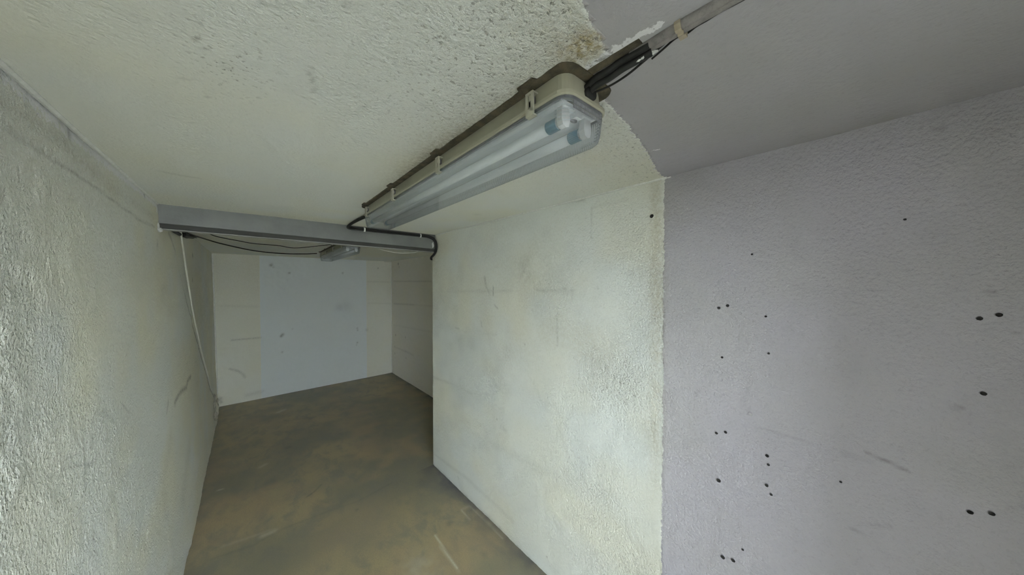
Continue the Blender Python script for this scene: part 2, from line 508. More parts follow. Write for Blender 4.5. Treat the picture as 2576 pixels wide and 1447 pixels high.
for pts, wd, k in [([(476, 948), (467, 958), (464, 975), (452, 985), (445, 995), (438, 1016)], 0.018, 0.42), ([(422, 1012), (420, 1038)], 0.014, 0.30),
                   ([(310, 1018), (330, 1035)], 0.006, 0.25), ([(250, 1140), (235, 1168), (180, 1175)], 0.006, 0.25),
                   ([(290, 1240), (262, 1300)], 0.016, 0.12), ([(540, 700), (541, 900)], 0.02, 0.0),
                   ([(0, 305), (120, 385), (250, 475), (350, 553), (388, 572)], 0.005, 0.32),
                   ([(0, 248), (60, 290), (150, 345), (200, 400), (300, 482), (385, 545)], 0.020, 0.09),
                   ([(0, 1082), (30, 1077)], 0.005, 0.35), ([(430, 1100), (415, 1200), (420, 1300)], 0.06, 0.08), ([(470, 1130), (455, 1250)], 0.07, 0.10)]:
    dirt_shade = np.maximum(dirt_shade, k * poly(U, V, [Lf(p) for p in pts], wd))
for p, r_, k in [((484, 643), 0.022, 0.75), ((484, 705), 0.018, 0.55), ((395, 615), 0.02, 0.3), ((183, 338), 0.012, 0.55), ((363, 491), 0.012, 0.6), ((235, 1355), 0.008, 0.5)]:
    dirt_shade = np.maximum(dirt_shade, k * blob(U, V, Lf(p), r_, r_))
dirt_shade = np.maximum(dirt_shade, np.exp(-(V / 0.03) ** 2) * 0.22 * vnoise(U, V, 0.12, 26))
dirt_shade = np.maximum(dirt_shade, 0.07 * np.clip(vnoise(U, V, 0.3, 27) - 0.3, 0, 1) * np.clip((U - 2.6) / 2, 0, 1) * 1.5)
warm = 0.16 * blob(U, V, Lf((400, 700)), 0.5, 0.25) + 0.13 * blob(U, V, Lf((150, 420)), 0.5, 0.2) + 0.14 * vnoise(U, V, 0.5, 28) * np.clip(V - 1.2, 0, 1)
warm += 0.14 * poly(U, V, [Lf(p) for p in [(0, 255), (150, 350), (300, 487), (388, 552)]], 0.03) * vnoise(U, V, 0.12, 29)
topz = np.interp(U, [Lf((0, 205))[0], Lf((385, 520))[0]], [Lf((0, 205))[1], Lf((385, 520))[1]])
pale = 0.75 * np.clip((V - topz + 0.02) / 0.04, 0, 1) * (U < 2.6)
pit = 0.10 + 0.5 * blob(U, V, Lf((230, 1060)), 0.18, 0.16)
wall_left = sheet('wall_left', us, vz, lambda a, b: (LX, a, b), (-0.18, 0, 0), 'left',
                  dict(dirt_shade=dirt_shade, warm=warm, pit=pit, rough=rough, paint=-1.0, pale=pale), flip=True)
tag(wall_left, 'long rough cream plaster wall on the left with a diagonal crease', 'wall', kind='structure')

# ---- ceiling (u = X, v = Y)
FX0, FY0, FLEN, FROT = 0.578, 0.383, 1.56, -math.radians(1.3)     # main light: centre of its near end
def fpt(x, y):
    c_, s_ = math.cos(FROT), math.sin(FROT)
    return (FX0 + x * c_ - y * s_, FY0 + x * s_ + y * c_)
us = steps((-0.42, 1.46, 0.0085), (1.46, XB + 0.03, 0.05))
vy = steps((DOOR_Y, -0.05, 0.06), (-0.05, 2.62, 0.0085), (2.62, YB + 0.03, 0.03))
U, V = np.meshgrid(us, vy, indexing='ij')
cb = np.array([[-0.6, 0.20], [0.0, 0.245], [0.30, 0.272], [0.411, 0.284], [0.455, 0.300], [0.50, 0.306], [0.545, 0.318], [0.56, 0.40], [0.64, 0.405], [0.702, 0.412], [0.784, 0.421],
               [0.90, 0.437], [1.025, 0.462], [1.10, 0.474], [1.152, 0.489], [1.25, 0.515], [1.34, 0.532], [1.46, 0.548]])
by = np.interp(U, cb[:, 0], cb[:, 1]) + 0.012 * (vnoise(U, V, 0.06, 31) - 0.5)
pd = by - V
beamY = 2.56 + BS * (U + 0.38)
tb = np.clip((V - beamY - 0.02) / 0.05, 0, 1)
CZ = ceil_z(U) * (1 - tb) + ZR * tb
cream = pd < 0
# local fixture coordinates for grime
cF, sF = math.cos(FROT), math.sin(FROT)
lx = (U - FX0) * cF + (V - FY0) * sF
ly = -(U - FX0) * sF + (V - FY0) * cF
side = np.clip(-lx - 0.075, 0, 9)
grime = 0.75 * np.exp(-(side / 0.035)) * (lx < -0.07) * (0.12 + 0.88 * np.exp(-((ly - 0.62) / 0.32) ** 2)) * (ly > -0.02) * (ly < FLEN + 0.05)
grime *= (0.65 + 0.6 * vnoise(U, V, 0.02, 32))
dirt_shade = np.clip(grime, 0, 0.85)
def K(p):
    q = on_ceil(p); return (q[0], q[1])
for p, r_, k in [((493, 95), 0.006, 0.8), ((508, 120), 0.005, 0.7), ((568, 155), 0.005, 0.75), ((572, 168), 0.006, 0.75), ((467, 197), 0.008, 0.6), ((496, 55), 0.006, 0.6),
                 ((660, 5), 0.008, 0.6), ((795, 50), 0.006, 0.6), ((868, 8), 0.010, 0.6), ((700, 8), 0.01, 0.3), ((780, 168), 0.005, 0.4), ((525, 242), 0.006, 0.4),
                 ((1320, 605 - 300), 0.0, 0.0), ((1242, 462), 0.03, 0.10), ((1200, 540), 0.03, 0.10)]:
    if r_: dirt_shade = np.maximum(dirt_shade, k * blob(U, V, K(p), max(r_ * 0.5, 0.004) if r_ < 0.02 else r_, max(r_ * 0.5, 0.004) if r_ < 0.02 else r_))
dirt_shade = np.maximum(dirt_shade, 0.3 * poly(U, V, [K(p) for p in [(775, 180), (787, 200), (790, 235)]], 0.004))
dirt_shade = np.maximum(dirt_shade, 0.16 * poly(U, V, [K(p) for p in [(410, 432), (450, 440), (495, 447)]], 0.012))
warm = np.clip(0.8 * np.exp(-(side / 0.07)) * (lx < -0.07) * np.exp(-((ly - 0.60) / 0.5) ** 2), 0, 0.6)
warm += 1.0 * blob(U, V, K((1487, 108)), 0.036, 0.026) + 0.5 * blob(U, V, K((1440, 140)), 0.05, 0.03) + 0.22 * blob(U, V, K((1420, 60)), 0.10, 0.08)
warm += 0.14 * np.exp(-((V - 0.45) / 0.3) ** 2) * vnoise(U, V, 0.3, 33)
warm *= cream
rough = np.where(cream, 0.30 + 0.9 * np.clip(1.35 - 0.95 * V, 0, 1) * np.clip(U * 1.2 + 0.35, 0.25, 1), 0.12)
pit = np.where(cream, 0.95 * np.clip(1.05 - V * 0.85, 0, 1) * np.clip((U + 0.05) * 2.5, 0.12, 1) * (0.35 + vnoise(U, V, 0.25, 34)), 0.10)
pit = pit + 0.9 * blob(U, V, K((580, 160)), 0.06, 0.12)
pale = 0.80 * poly(U, V, [K(p) for p in [(1478, 168), (1530, 132), (1600, 92), (1660, 58)]], 0.012)
pale = np.maximum(pale, 0.55 * np.exp(-((pd + 0.004) / 0.006) ** 2) * (U > 0.62))
pale = np.maximum(pale, 0.70 * poly(U, V, [K(p) for p in [(1625, 382), (1658, 376)]], 0.006))
hf = (vnoise(U, V, 0.02, 35) - 0.5) * 0.0026 * (0.15 + rough) + (vnoise(U, V, 0.3, 36) - 0.5) * 0.006 * np.clip((2.3 - V), 0, 1)
CZ = CZ + hf
ceiling = sheet('ceiling', us, vy, lambda a, b: (a, b, CZ), (0, 0, 0.2), 'ceil',
                dict(dirt_shade=dirt_shade, warm=np.clip(warm, 0, 1), paint=pd, pit=np.clip(pit, 0, 1), rough=rough, pale=pale), flip=True)
tag(ceiling, 'low plaster ceiling, cream further in and violet grey nearer', 'ceiling', kind='structure')

# ---- floor (u = X, v = Y)
def Fl(p):
    q = on_z(p, 0.0); return (q[0], q[1])
us = steps((-0.42, XB + 0.03, 0.011))
vy = steps((DOOR_Y - 0.2, 0.9, 0.06), (0.9, YB + 0.03, 0.0125))
U, V = np.meshgrid(us, vy, indexing='ij')
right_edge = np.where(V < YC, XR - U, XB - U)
dirt_shade = 0.95 * np.exp(-(np.clip(right_edge, 0, 9) / 0.11) ** 1.5) * (0.5 + 0.6 * vnoise(U, V, 0.2, 41))  # floor tone darker towards the right walls
dirt_shade = np.maximum(dirt_shade, 0.40 * np.exp(-(np.clip(right_edge, 0, 9) / 0.16)) * (V < YC + 0.2) * vnoise(U, V, 0.25, 42))
dirt_shade = np.maximum(dirt_shade, 0.5 * np.exp(-((YB - V) / 0.05)) * vnoise(U, V, 0.2, 43))  # darker towards the rear wall
dirt_shade = np.maximum(dirt_shade, 0.55 * np.exp(-((U + 0.31) / 0.05)) * (0.4 + 0.6 * vnoise(U, V, 0.2, 44)))  # darker towards the left wall
for pts, wd, k in [([(770, 1252), (790, 1238), (808, 1220)], 0.008, 0.5), ([(535, 1405), (640, 1370), (700, 1335), (830, 1285), (900, 1262), (985, 1215)], 0.012, 0.20),
                   ([(850, 1275), (880, 1250)], 0.03, 0.15)]:
    dirt_shade = np.maximum(dirt_shade, k * poly(U, V, [Fl(p) for p in pts], wd))
for p, r_, k in [((938, 962), 0.07, 0.4), ((775, 1054), 0.07, 0.4), ((725, 1126), 0.03, 0.5), ((690, 1210), 0.06, 0.25), ((1130, 1318), 0.03, 0.35), ((1080, 1205), 0.12, 0.3), ((1160, 1280), 0.09, 0.25),
                 ((898, 1283), 0.012, 0.5), ((500, 1270), 0.03, 0.3), ((1250, 1380), 0.05, 0.3), ((1220, 1395), 0.03, 0.35), ((1190, 1300), 0.04, 0.25)]:
    dirt_shade = np.maximum(dirt_shade, k * blob(U, V, Fl(p), r_, r_ * 1.1))
dirt_shade = dirt_shade * (0.7 + 0.5 * vnoise(U, V, 0.05, 45))
warm = np.zeros_like(U)
for pts, wd, k in [([(1095, 1347), (1122, 1390), (1150, 1430)], 0.007, 0.65), ([(1106, 1375), (1155, 1440)], 0.006, 0.35),
                   ([(1160, 1283), (1180, 1272), (1200, 1290), (1230, 1318), (1265, 1355)], 0.006, 0.55), ([(1160, 1283), (1182, 1308)], 0.006, 0.5),
                   ([(660, 1348), (690, 1336)], 0.02, 0.35), ([(690, 1330), (560, 1375)], 0.012, 0.16), ([(548, 1234), (560, 1231)], 0.008, 0.6), ([(700, 1038), (716, 1031)], 0.03, 0.3), ([(655, 1175), (668, 1168)], 0.02, 0.25)]:
    warm = np.maximum(warm, k * poly(U, V, [Fl(p) for p in pts], wd))
warm = np.maximum(warm, 0.35 * blob(U, V, Fl((1060, 1440)), 0.10, 0.14) * vnoise(U, V, 0.03, 46))
rust = 0.45 * np.clip(vnoise(U, V, 0.5, 49) * 0.6 + vnoise(U, V, 0.12, 50) * 0.4 - 0.52, 0, 0.3) / 0.3
rust = np.maximum(rust, 0.8 * blob(U, V, Fl((1020, 985)), 0.25, 0.5) * vnoise(U, V, 0.2, 60))
rust = np.maximum(rust, 0.6 * blob(U, V, Fl((900, 1330)), 0.35, 0.25) * (0.5 + 0.5 * vnoise(U, V, 0.2, 61)))
FZ = (vnoise(U, V, 0.5, 47) - 0.5) * 0.006 + (vnoise(U, V, 0.08, 48) - 0.5) * 0.0012
floor = sheet('floor', us, vy, lambda a, b: (a, b, FZ), (0, 0, -0.15), 'floor', dict(dirt_shade=np.clip(dirt_shade, 0, 1), warm=warm, rust=rust))
tag(floor, 'worn olive brown concrete floor with scratches', 'floor', kind='structure')

# ---- rear wall (u = X, v = Z)
def Bk(p):
    q = on_y(p, YB); return (q[0], q[2])
us = steps((-0.42, XB + 0.03, 0.016)); vz = steps((0.0, 2.34, 0.016))
U, V = np.meshgrid(us, vz, indexing='ij')
x0, x1 = Bk((655, 800))[0], Bk((922, 800))[0]
pd = np.minimum(U - x0, x1 - U) * 0.9
dirt_shade = np.zeros_like(U)
for p, r_, k in [((682, 667), 0.022, 0.75), ((688, 672), 0.012, 0.5), ((728, 687), 0.016, 0.6), ((862, 687), 0.014, 0.5), ((708, 846), 0.02, 0.7), ((711, 842), 0.02, 0.7), ((736, 828), 0.012, 0.25),
                 ((899, 826), 0.013, 0.6), ((900, 831), 0.012, 0.5), ((899, 862), 0.013, 0.6), ((897, 868), 0.01, 0.4), ((951, 675), 0.014, 0.6), ((855, 773), 0.07, 0.18), ((870, 770), 0.10, 0.12), ((710, 886), 0.014, 0.4),
                 ((923, 830), 0.03, 0.2), ((552, 1005), 0.03, 0.55), ((556, 1012), 0.02, 0.5), ((542, 1000), 0.03, 0.4)]:
    dirt_shade = np.maximum(dirt_shade, k * blob(U, V, Bk(p), r_, r_))
for pts, wd, k in [([(583, 856), (620, 853), (655, 850)], 0.012, 0.30), ([(578, 928), (600, 934), (612, 942), (616, 950)], 0.014, 0.32), ([(925, 709), (984, 710)], 0.012, 0.18),
                   ([(925, 763), (984, 764)], 0.012, 0.12), ([(558, 770), (650, 772)], 0.02, 0.08), ([(620, 995), (660, 985)], 0.03, 0.15), ([(968, 657), (985, 658)], 0.014, 0.55), ([(985, 658), (986, 668)], 0.012, 0.35)]:
    dirt_shade = np.maximum(dirt_shade, k * poly(U, V, [Bk(p) for p in pts], wd))
warm = 0.14 * np.exp(-((V - 2.1) / 0.5) ** 2) * (pd < 0) * (0.4 + vnoise(U, V, 0.3, 51)) + 0.08 * (pd < 0)
hf = (vnoise(U, V, 0.4, 52) - 0.5) * 0.010 + (vnoise(U, V, 0.04, 53) - 0.5) * 0.003
wall_back = sheet('wall_back', us, vz, lambda a, b: (a, YB + hf, b), (0, 0.18, 0), 'back',
                  dict(dirt_shade=dirt_shade, warm=warm, paint=pd, rough=0.3, pit=0.05))
tag(wall_back, 'rear wall with a wide pale blue grey painted panel between beige strips', 'wall', kind='structure')

# ---- rear bay: right side wall (u = Y, v = Z) and the return behind the right wall
def By(p):
    q = on_x(p, XB); return (q[1], q[2])
us = steps((YC, YB + 0.03, 0.016))
U, V = np.meshgrid(us, vz, indexing='ij')
dirt_shade = np.zeros_like(U)
for p, r_, k in [((1002, 664), 0.022, 0.9), ((1004, 672), 0.014, 0.6), ((995, 843), 0.016, 0.7), ((1020, 849), 0.014, 0.6), ((993, 872), 0.014, 0.5), ((994, 889), 0.014, 0.6), ((1020, 884), 0.012, 0.5), ((1021, 901), 0.012, 0.5)]:
    dirt_shade = np.maximum(dirt_shade, k * blob(U, V, By(p), r_, r_))
for pts, wd, k in [([(990, 708), (1085, 708)], 0.012, 0.22), ([(990, 764), (1040, 767)], 0.012, 0.25), ([(1040, 767), (1086, 770)], 0.012, 0.10), ([(990, 818), (1086, 835)], 0.014, 0.08), ([(992, 872), (1040, 894)], 0.014, 0.16)]:
    dirt_shade = np.maximum(dirt_shade, k * poly(U, V, [By(p) for p in pts], wd))
hf = (vnoise(U, V, 0.4, 62) - 0.5) * 0.010 + (vnoise(U, V, 0.04, 63) - 0.5) * 0.003
wall_bay = sheet('wall_bay_right', us, vz, lambda a, b: (XB + hf, a, b), (0.18, 0, 0), 'bay',
                 dict(dirt_shade=dirt_shade, warm=0.10 * np.exp(-((V - 2.1) / 0.6) ** 2), paint=-1.0, rough=0.3, pit=0.05))
tag(wall_bay, 'greyish side wall of the rear bay with faint horizontal block joints', 'wall', kind='structure')
us = steps((XR + 0.01, XB + 0.03, 0.1)); vz2 = steps((0.0, 2.34, 0.1))
wall_ret = sheet('wall_bay_front', us, vz2, lambda a, b: (a, YC + 0 * a, b), (0, -0.12, 0), 'bay', dict(rough=0.3, paint=-1.0), flip=True)
tag(wall_ret, 'short return wall closing the rear bay behind the right wall', 'wall', kind='structure')

# ---- unseen garage front and open door, shaped to control the daylight, and the ground outside
fm = MB()
y0, y1 = DOOR_Y - 0.2, DOOR_Y
fm.box(-6.0, 7.0, y0, y1, 2.4, 5.0).box(-6.0, -0.55, y0, y1, 0, 2.4).box(1.6, 7.0, y0, y1, 0, 2.4)
fm.box(-0.55, DOOR_X0, y0, y1, 0, 2.4).box(DOOR_X1, 1.6, y0, y1, 0, 2.4).box(DOOR_X0, DOOR_X1, y0, y1, DOOR_H, 2.4)
tag(fm.build('wall_front', 'bay'), 'unseen garage front wall around the open door, shaped for the daylight', 'wall', kind='structure')
om = MB(); om.box(-13, 13, -12.4, -12, -0.02, 8.0).box(-13.3, 13.3, -12.8, -11.7, 8.0, 8.3)  # unseen house front, added to bounce sunlight deep into the room
tag(om.build('wall_bounce', 'across'), 'added unseen pale house front bouncing sunlight into the garage', 'wall', kind='structure')
gm = MB(); gm.box(-15, 15, -30, DOOR_Y - 0.2, -0.15, -0.02)
tag(gm.build('floor_outside', 'ground'), 'concrete yard outside the open door', 'ground', kind='structure')

# ================================================================== PARTS OF THE WALLS
def disc_mesh(name, r, seed, depth=0.004):
    """an irregular drilled hole: a chipped rim around a dark sunken cup, facing -X"""
    q = np.random.default_rng(seed)
    n = 14
    k = 1 + 0.16 * (q.random(n) - 0.5)
    a = np.arange(n) * 2 * math.pi / n
    v = []
    for rr, xx in ((1.25, 0.0015), (1.06, -0.0020), (0.92, -0.0014), (0.6, -0.0008)):
        v += [(xx, rr * r * k[i] * math.cos(a[i]), rr * r * k[i] * math.sin(a[i])) for i in range(n)]
    v.append((-0.0006, 0, 0))
    f = []
    mi = []
    for ring in range(3):
        for i in range(n):
            j = (i + 1) % n
            f.append((ring * n + i, (ring + 1) * n + i, (ring + 1) * n + j, ring * n + j)); mi.append(0 if ring == 0 else 1)
    for i in range(n):
        f.append((3 * n + i, 4 * n, 3 * n + (i + 1) % n)); mi.append(1)
    me = bpy.data.meshes.new(name)
    me.from_pydata(v, [], f)
    me.update()
    return me, mi
VIOM = plain('violet_grey_rim', VIO1, 0.9, 0, 0.1, 60)
CREM = plain('cream_rim', CREAM1, 0.9, 0, 0.1, 60)
def wall_surface(y, z):
    i = np.argmin(abs(us_r - y)); j = np.argmin(abs(vz_r - z))
    return float(RX[i, j])
us_r = steps((DOOR_Y, 1.3, 0.007), (1.3, YC, 0.009))
vz_r = steps((0.0, 2.34, 0.009))
hole_px = [(1831, 769, 4.2), (1809, 775, 4.0), (1927, 796, 3.0), (1934, 889, 3.2), (1817, 899, 3.2), (2511, 792, 7.6), (2463, 801, 7.4), (2472, 989, 7.4),
           (1802, 1090, 3.8), (1825, 1088, 4.0), (1930, 1147, 4.4), (1933, 1169, 3.6), (1808, 1209, 5.6), (1929, 1221, 4.4), (1940, 1244, 3.6),
           (2440, 1288, 7.4), (2494, 1291, 7.4), (1819, 1400, 5.6), (1845, 1408, 5.2), (2276, 553, 3.8), (1892, 640, 2.8), (1640, 544, 5.5), (2115, 1211, 3.0), (1869, 1381, 3.2)]
for k, (px, py, rp) in enumerate(hole_px):
    q = on_x((px, py), XR)
    dpt = float(np.dot(q - CAM, FWD))
    r = rp * 0.8 * dpt / FPX * (0.8 if px > 2200 else 1.0)
    me, mi = disc_mesh('drill_hole', r, 100 + k)
    me.materials.append(VIOM if px > 1667 else CREM); me.materials.append(M['hole'])
    me.polygons.foreach_set('material_index', mi)
    o = link('drill_hole', me, None, wall_right)
    o.location = (wall_surface(q[1], q[2]) - 0.0012, q[1], q[2])
# a plugged hole
q = on_x((1888, 1042), XR)
me, mi = disc_mesh('filled_hole', 0.0065, 300)
me.materials.append(VIOM); me.materials.append(M['filler']); me.polygons.foreach_set('material_index', mi)
o = link('filled_hole', me, None, wall_right); o.location = (wall_surface(q[1], q[2]) - 0.001, q[1], q[2])
tag(o, 'plugged grey hole')

def rock(name, c, s, seed, mat, parent=None, sub=2):
    bm = bmesh.new()
    bmesh.ops.create_icosphere(bm, subdivisions=sub, radius=1.0)
    q = np.random.default_rng(seed)
    for v in bm.verts:
        k = 1 + 0.5 * (q.random() - 0.5)
        v.co = Vector((v.co.x * s[0] * k, v.co.y * s[1] * k, v.co.z * s[2] * k))
    me = bpy.data.meshes.new(name); bm.to_mesh(me); bm.free()
    o = link(name, me, mat, parent); o.location = c
    return o
# crumbling plaster at the foot of the left wall near the rear corner
for k, (p, X, sz) in enumerate([((541, 1045), -0.302, (0.020, 0.10, 0.06)), ((540, 1020), -0.306, (0.014, 0.09, 0.08)), ((543, 1052), -0.292, (0.018, 0.06, 0.03)), ((540, 1004), -0.312, (0.010, 0.07, 0.06)), ((547, 1008), -0.315, (0.012, 0.05, 0.03))]):
    q = on_x(p, X)
    rock('plaster_lump', (X, float(q[1]), max(0.01, float(q[2]))), sz, 1 + 40 * k, 'lump', wall_left)
# fresh plaster packed around the two ends of the beam
q = on_beam((383, 535)); rock('plaster_packing', (-0.372, 2.545, 2.24), (0.012, 0.02, 0.05), 4, 'chip', wall_left)
rock('plaster_packing', (-0.366, 2.55, 2.165), (0.012, 0.02, 0.03), 5, 'chip', wall_left)
rock('plaster_packing', (-0.358, 2.55, 2.145), (0.016, 0.018, 0.012), 6, 'chip', wall_left)
q = on_beam((1089, 616), -0.01); rock('plaster_packing', tuple(q), (0.010, 0.008, 0.028), 7, 'chip', wall_right)
# scraped white paint left on the right wall's top corner at the paint border
for k, p in enumerate([(1683, 446), (1672, 449), (1660, 451)]):
    q = on_x(p, XR)
    rock('paint_flake', (XR - 0.003, q[1], min(q[2], 2.322) - 0.002), (0.003, 0.014, 0.004), 20 + k, 'chip', wall_right, 1)

# ---- unpainted outline left around the lights (flat patches on the ceiling)
def rrect(hx, y0, y1, r, z, n=6):
    pts = []
    for cx, cy, a0 in ((hx - r, y1 - r, 0), (-hx + r, y1 - r, 90), (-hx + r, y0 + r, 180), (hx - r, y0 + r, 270)):
        for k in range(n + 1):
            a = math.radians(a0 + 90 * k / n)
            pts.append((cx + r * math.cos(a), cy + r * math.sin(a), z))
    return pts
CLIPS = [0.105, 0.57, 1.03, 1.475]
def footprint(name, loc, rz, slope):
    hx, r = 0.092, 0.037
    out = []
    def edge_pts(sx, ys):
        for yc in ys:
            for dy, ex in ((-0.030, 0.0), (-0.024, 0.011), (0.024, 0.011), (0.030, 0.0)):
                d = dy if ys[0] < ys[-1] else -dy
                out.append((sx * (hx + ex), yc + d))
    base = rrect(hx, -0.012, FLEN + 0.012, r, 0)
    n = 7
    out += [p[:2] for p in base[0:n]]
    out += [p[:2] for p in base[n:2 * n]]
    edge_pts(-1, CLIPS[::-1])
    out += [p[:2] for p in base[2 * n:3 * n]]
    out += [p[:2] for p in base[3 * n:4 * n]]
    edge_pts(1, CLIPS)
    me = bpy.data.meshes.new(name)
    bm = bmesh.new()
    q = np.random.default_rng(5)
    lo = [bm.verts.new((x + 0.002 * (q.random() - .5), y + 0.002 * (q.random() - .5), -0.0042 + slope * x)) for x, y in out]
    hi = [bm.verts.new((v.co.x, v.co.y, v.co.z + 0.012)) for v in lo]
    bm.faces.new(lo)
    for i in range(len(lo)):
        j = (i + 1) % len(lo)
        bm.faces.new((lo[j], lo[i], hi[i], hi[j]))
    bmesh.ops.recalc_face_normals(bm, faces=bm.faces)
    bm.to_mesh(me); bm.free()
    o = link(name, me, 'bare', ceiling)
    o.location = loc; o.rotation_euler = (0, 0, rz)
    tag(o, 'bare brown unpainted outline')
    return o
footprint('unpainted_patch', (FX0, FY0, float(ceil_z(FX0))), FROT, 0.0185)

# ================================================================== LIGHT FIXTURES
def make_fixture(name, loc, rz, ry, sleeve):
    t = empty(name, loc, rz)
    t.rotation_euler = (0, ry, rz)
    L = FLEN
    # housing: shallow tub against the ceiling, flaring to the rim
    h = MB()
    h.loft([rrect(0.070, 0.012, L - 0.012, 0.030, -0.001), rrect(0.071, 0.011, L - 0.011, 0.030, -0.010), rrect(0.073, 0.009, L - 0.009, 0.030, -0.037), rrect(0.079, 0.004, L - 0.004, 0.033, -0.042)])
    h.build('housing', 'housing', t)
    r_ = MB()
    r_.loft([rrect(0.079, 0.004, L - 0.004, 0.033, -0.042), rrect(0.0835, 0.0, L, 0.035, -0.043), rrect(0.0835, 0.0, L, 0.035, -0.050), rrect(0.080, 0.003, L - 0.003, 0.033, -0.0525),
             rrect(0.0785, 0.0045, L - 0.0045, 0.032, -0.0525)], True, False)
    r_.build('rim', 'housing', t)
    gk = MB()
    gk.loft([rrect(0.0775, 0.0055, L - 0.0055, 0.031, -0.050), rrect(0.0775, 0.0055, L - 0.0055, 0.031, -0.0565), rrect(0.074, 0.009, L - 0.009, 0.029, -0.0565)], False, False)
    gk.build('gasket', 'mark', t)
    # white tray
    tr = MB()
    tr.loft([[(x, y, z) for x, z in ((-0.066, -0.050), (-0.066, -0.056), (-0.058, -0.056), (-0.05, -0.060), (-0.012, -0.060), (-0.010, -0.072), (0.010, -0.072), (0.012, -0.060), (0.05, -0.060), (0.058, -0.056), (0.066, -0.056), (0.066, -0.050))] for y in (0.03, L - 0.03)])
    tray = tr.build('reflector_tray', 'tray', t)
    for y, w_ in ((0.60, 0.03), (0.66, 0.028), (0.48, 0.008), (0.74, 0.012)):
        mk = MB(); mk.box(-0.004, 0.002, y, y + w_, -0.0728, -0.0718); mk.build('printed_mark', 'mark', tray)
    # two tubes with sleeves, pins and holders
    for sx in (-1, 1):
        x = sx * 0.041
        tb_ = MB(); tb_.tube([(x, 0.052, -0.087), (x, L - 0.052, -0.087)], 0.013, 20)
        tube = tb_.build('lamp_tube', 'tube', t, True)
        for y, d in ((0.052, 1), (L - 0.052, -1)):
            e = MB(); e.tube([(x, y, -0.087), (x, y + d * 0.020, -0.087)], 0.0138, 20)
            e.build('metal_cap', 'metalcap', tube)
            s = MB(); s.tube([(x, y + d * 0.005, -0.087), (x, y + d * 0.036, -0.087)], 0.0146, 20)
            s.build('coloured_sleeve', sleeve, tube)
        for y0_, y1_ in ((0.036, 0.051), (L - 0.051, L - 0.036)):
            hd = MB()
            hd.loft([[(x + a, y, z) for a, z in ((-0.012, -0.058), (0.012, -0.058), (0.0145, -0.086), (0.010, -0.100), (0.0, -0.104), (-0.010, -0.100), (-0.0145, -0.086))] for y in (y0_, y1_)])
            hd.build('lampholder', 'holder', t)
    # clear cover
    ln = MB()
    ln.loft([rrect(0.0785, 0.005, L - 0.005, 0.031, -0.052), rrect(0.0772, 0.0065, L - 0.0065, 0.030, -0.075), rrect(0.0735, 0.010, L - 0.010, 0.028, -0.104),
             rrect(0.0705, 0.0135, L - 0.0135, 0.026, -0.1155), rrect(0.064, 0.020, L - 0.020, 0.022, -0.1215), rrect(0.056, 0.028, L - 0.028, 0.018, -0.123)], False, True)
    cover = ln.build('clear_cover', 'lens', t, False)
    for p in cover.data.polygons: p.use_smooth = len(p.vertices) == 4
    # moulded ribs on the near and far end corners of the cover
    for ye, d in ((0.0, 1), (L, -1)):
        for sx in (-1, 1):
            rb = MB()
            for k in range(6):
                z = -0.064 - 0.0075 * k
                hx = 0.0775 - 0.0045 * k / 5 * 1.2
                pts = []
                for a in range(0, 91, 15):
                    aa = math.radians(a)
                    cx, cy = hx - 0.028, 0.008 + 0.004 * k / 5 + 0.028
                    pts.append((sx * (cx + 0.029 * math.sin(aa)), ye + d * (cy - 0.029 * math.cos(aa)), z))
                rb.tube(pts, 0.0009, 6)
            rb.build('corner_ribs', 'lens', cover, True)
    # rows of fine ribs across the upper end faces
    for ye, d in ((0.0, 1), (L, -1)):
        er = MB()
        for row, (za, zb_) in enumerate(((-0.067, -0.060), (-0.076, -0.070))):
            for k in range(26):
                x = -0.050 + 0.1 * k / 25
                ya, yb = ye + d * (0.0045 + 0.0006 * row), ye + d * (0.0075 + 0.0006 * row)
                er.box(x - 0.0009, x + 0.0009, min(ya, yb), max(ya, yb), za, zb_)
        er.build('end_ribs', 'smoke', cover)
    ov = MB(); ov.loft([[(0.0 + 0.010 * math.cos(a), 0.046 + 0.007 * math.sin(a), z) for a in np.linspace(0, 2 * math.pi, 13)[:-1]] for z in (-0.071, -0.0735)])
    ov.build('fixing_hole', 'mark', tray)
    # clips
    for sx in (-1, 1):
        for y in CLIPS:
            cm = MB()
            X = lambda a: sx * a
            def bx(x0_, x1_, a, b, c, d):
                cm.box(min(X(x0_), X(x1_)), max(X(x0_), X(x1_)), a, b, c, d)
            for dy in (-0.0125, 0.0055):
                bx(0.084, 0.0885, y + dy, y + dy + 0.007, -0.058, -0.014)
            bx(0.084, 0.0885, y - 0.0125, y + 0.0125, -0.064, -0.050)
            bx(0.0745, 0.0885, y - 0.0125, y + 0.0125, -0.067, -0.063)
            bx(0.084, 0.0885, y - 0.0125, y + 0.0125, -0.018, -0.012)
            bx(0.072, 0.0865, y - 0.0035, y + 0.0035, -0.032, -0.020)
            bx(0.070, 0.086, y - 0.0125, y + 0.0125, -0.016, -0.012)
            cl = cm.build('clip', 'clip', t)
            sl_ = MB()  # dark boxes stand in for shade in the gaps behind the clip
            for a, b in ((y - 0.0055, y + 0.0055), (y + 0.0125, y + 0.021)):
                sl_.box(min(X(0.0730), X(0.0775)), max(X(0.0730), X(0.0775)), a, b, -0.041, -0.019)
            sl_.build('slot_shade', 'mark', cl)
    # cable gland at either end
    for ye, d in ((0.011, -1), (L - 0.011, 1)):
        gl = MB(); gl.tube([(0.008, ye - d * 0.004, -0.026), (0.008, ye + d * 0.012, -0.026)], 0.016, 14)
        gl.build('cable_gland', 'black', t, True)
    return t
fx = make_fixture('fluorescent_light', (FX0, FY0, float(ceil_z(FX0)) - 0.0048), FROT, -0.0185, 'blue')
tag(fx, 'long twin tube fluorescent light with clear cover in front of the grey beam', 'light fixture')
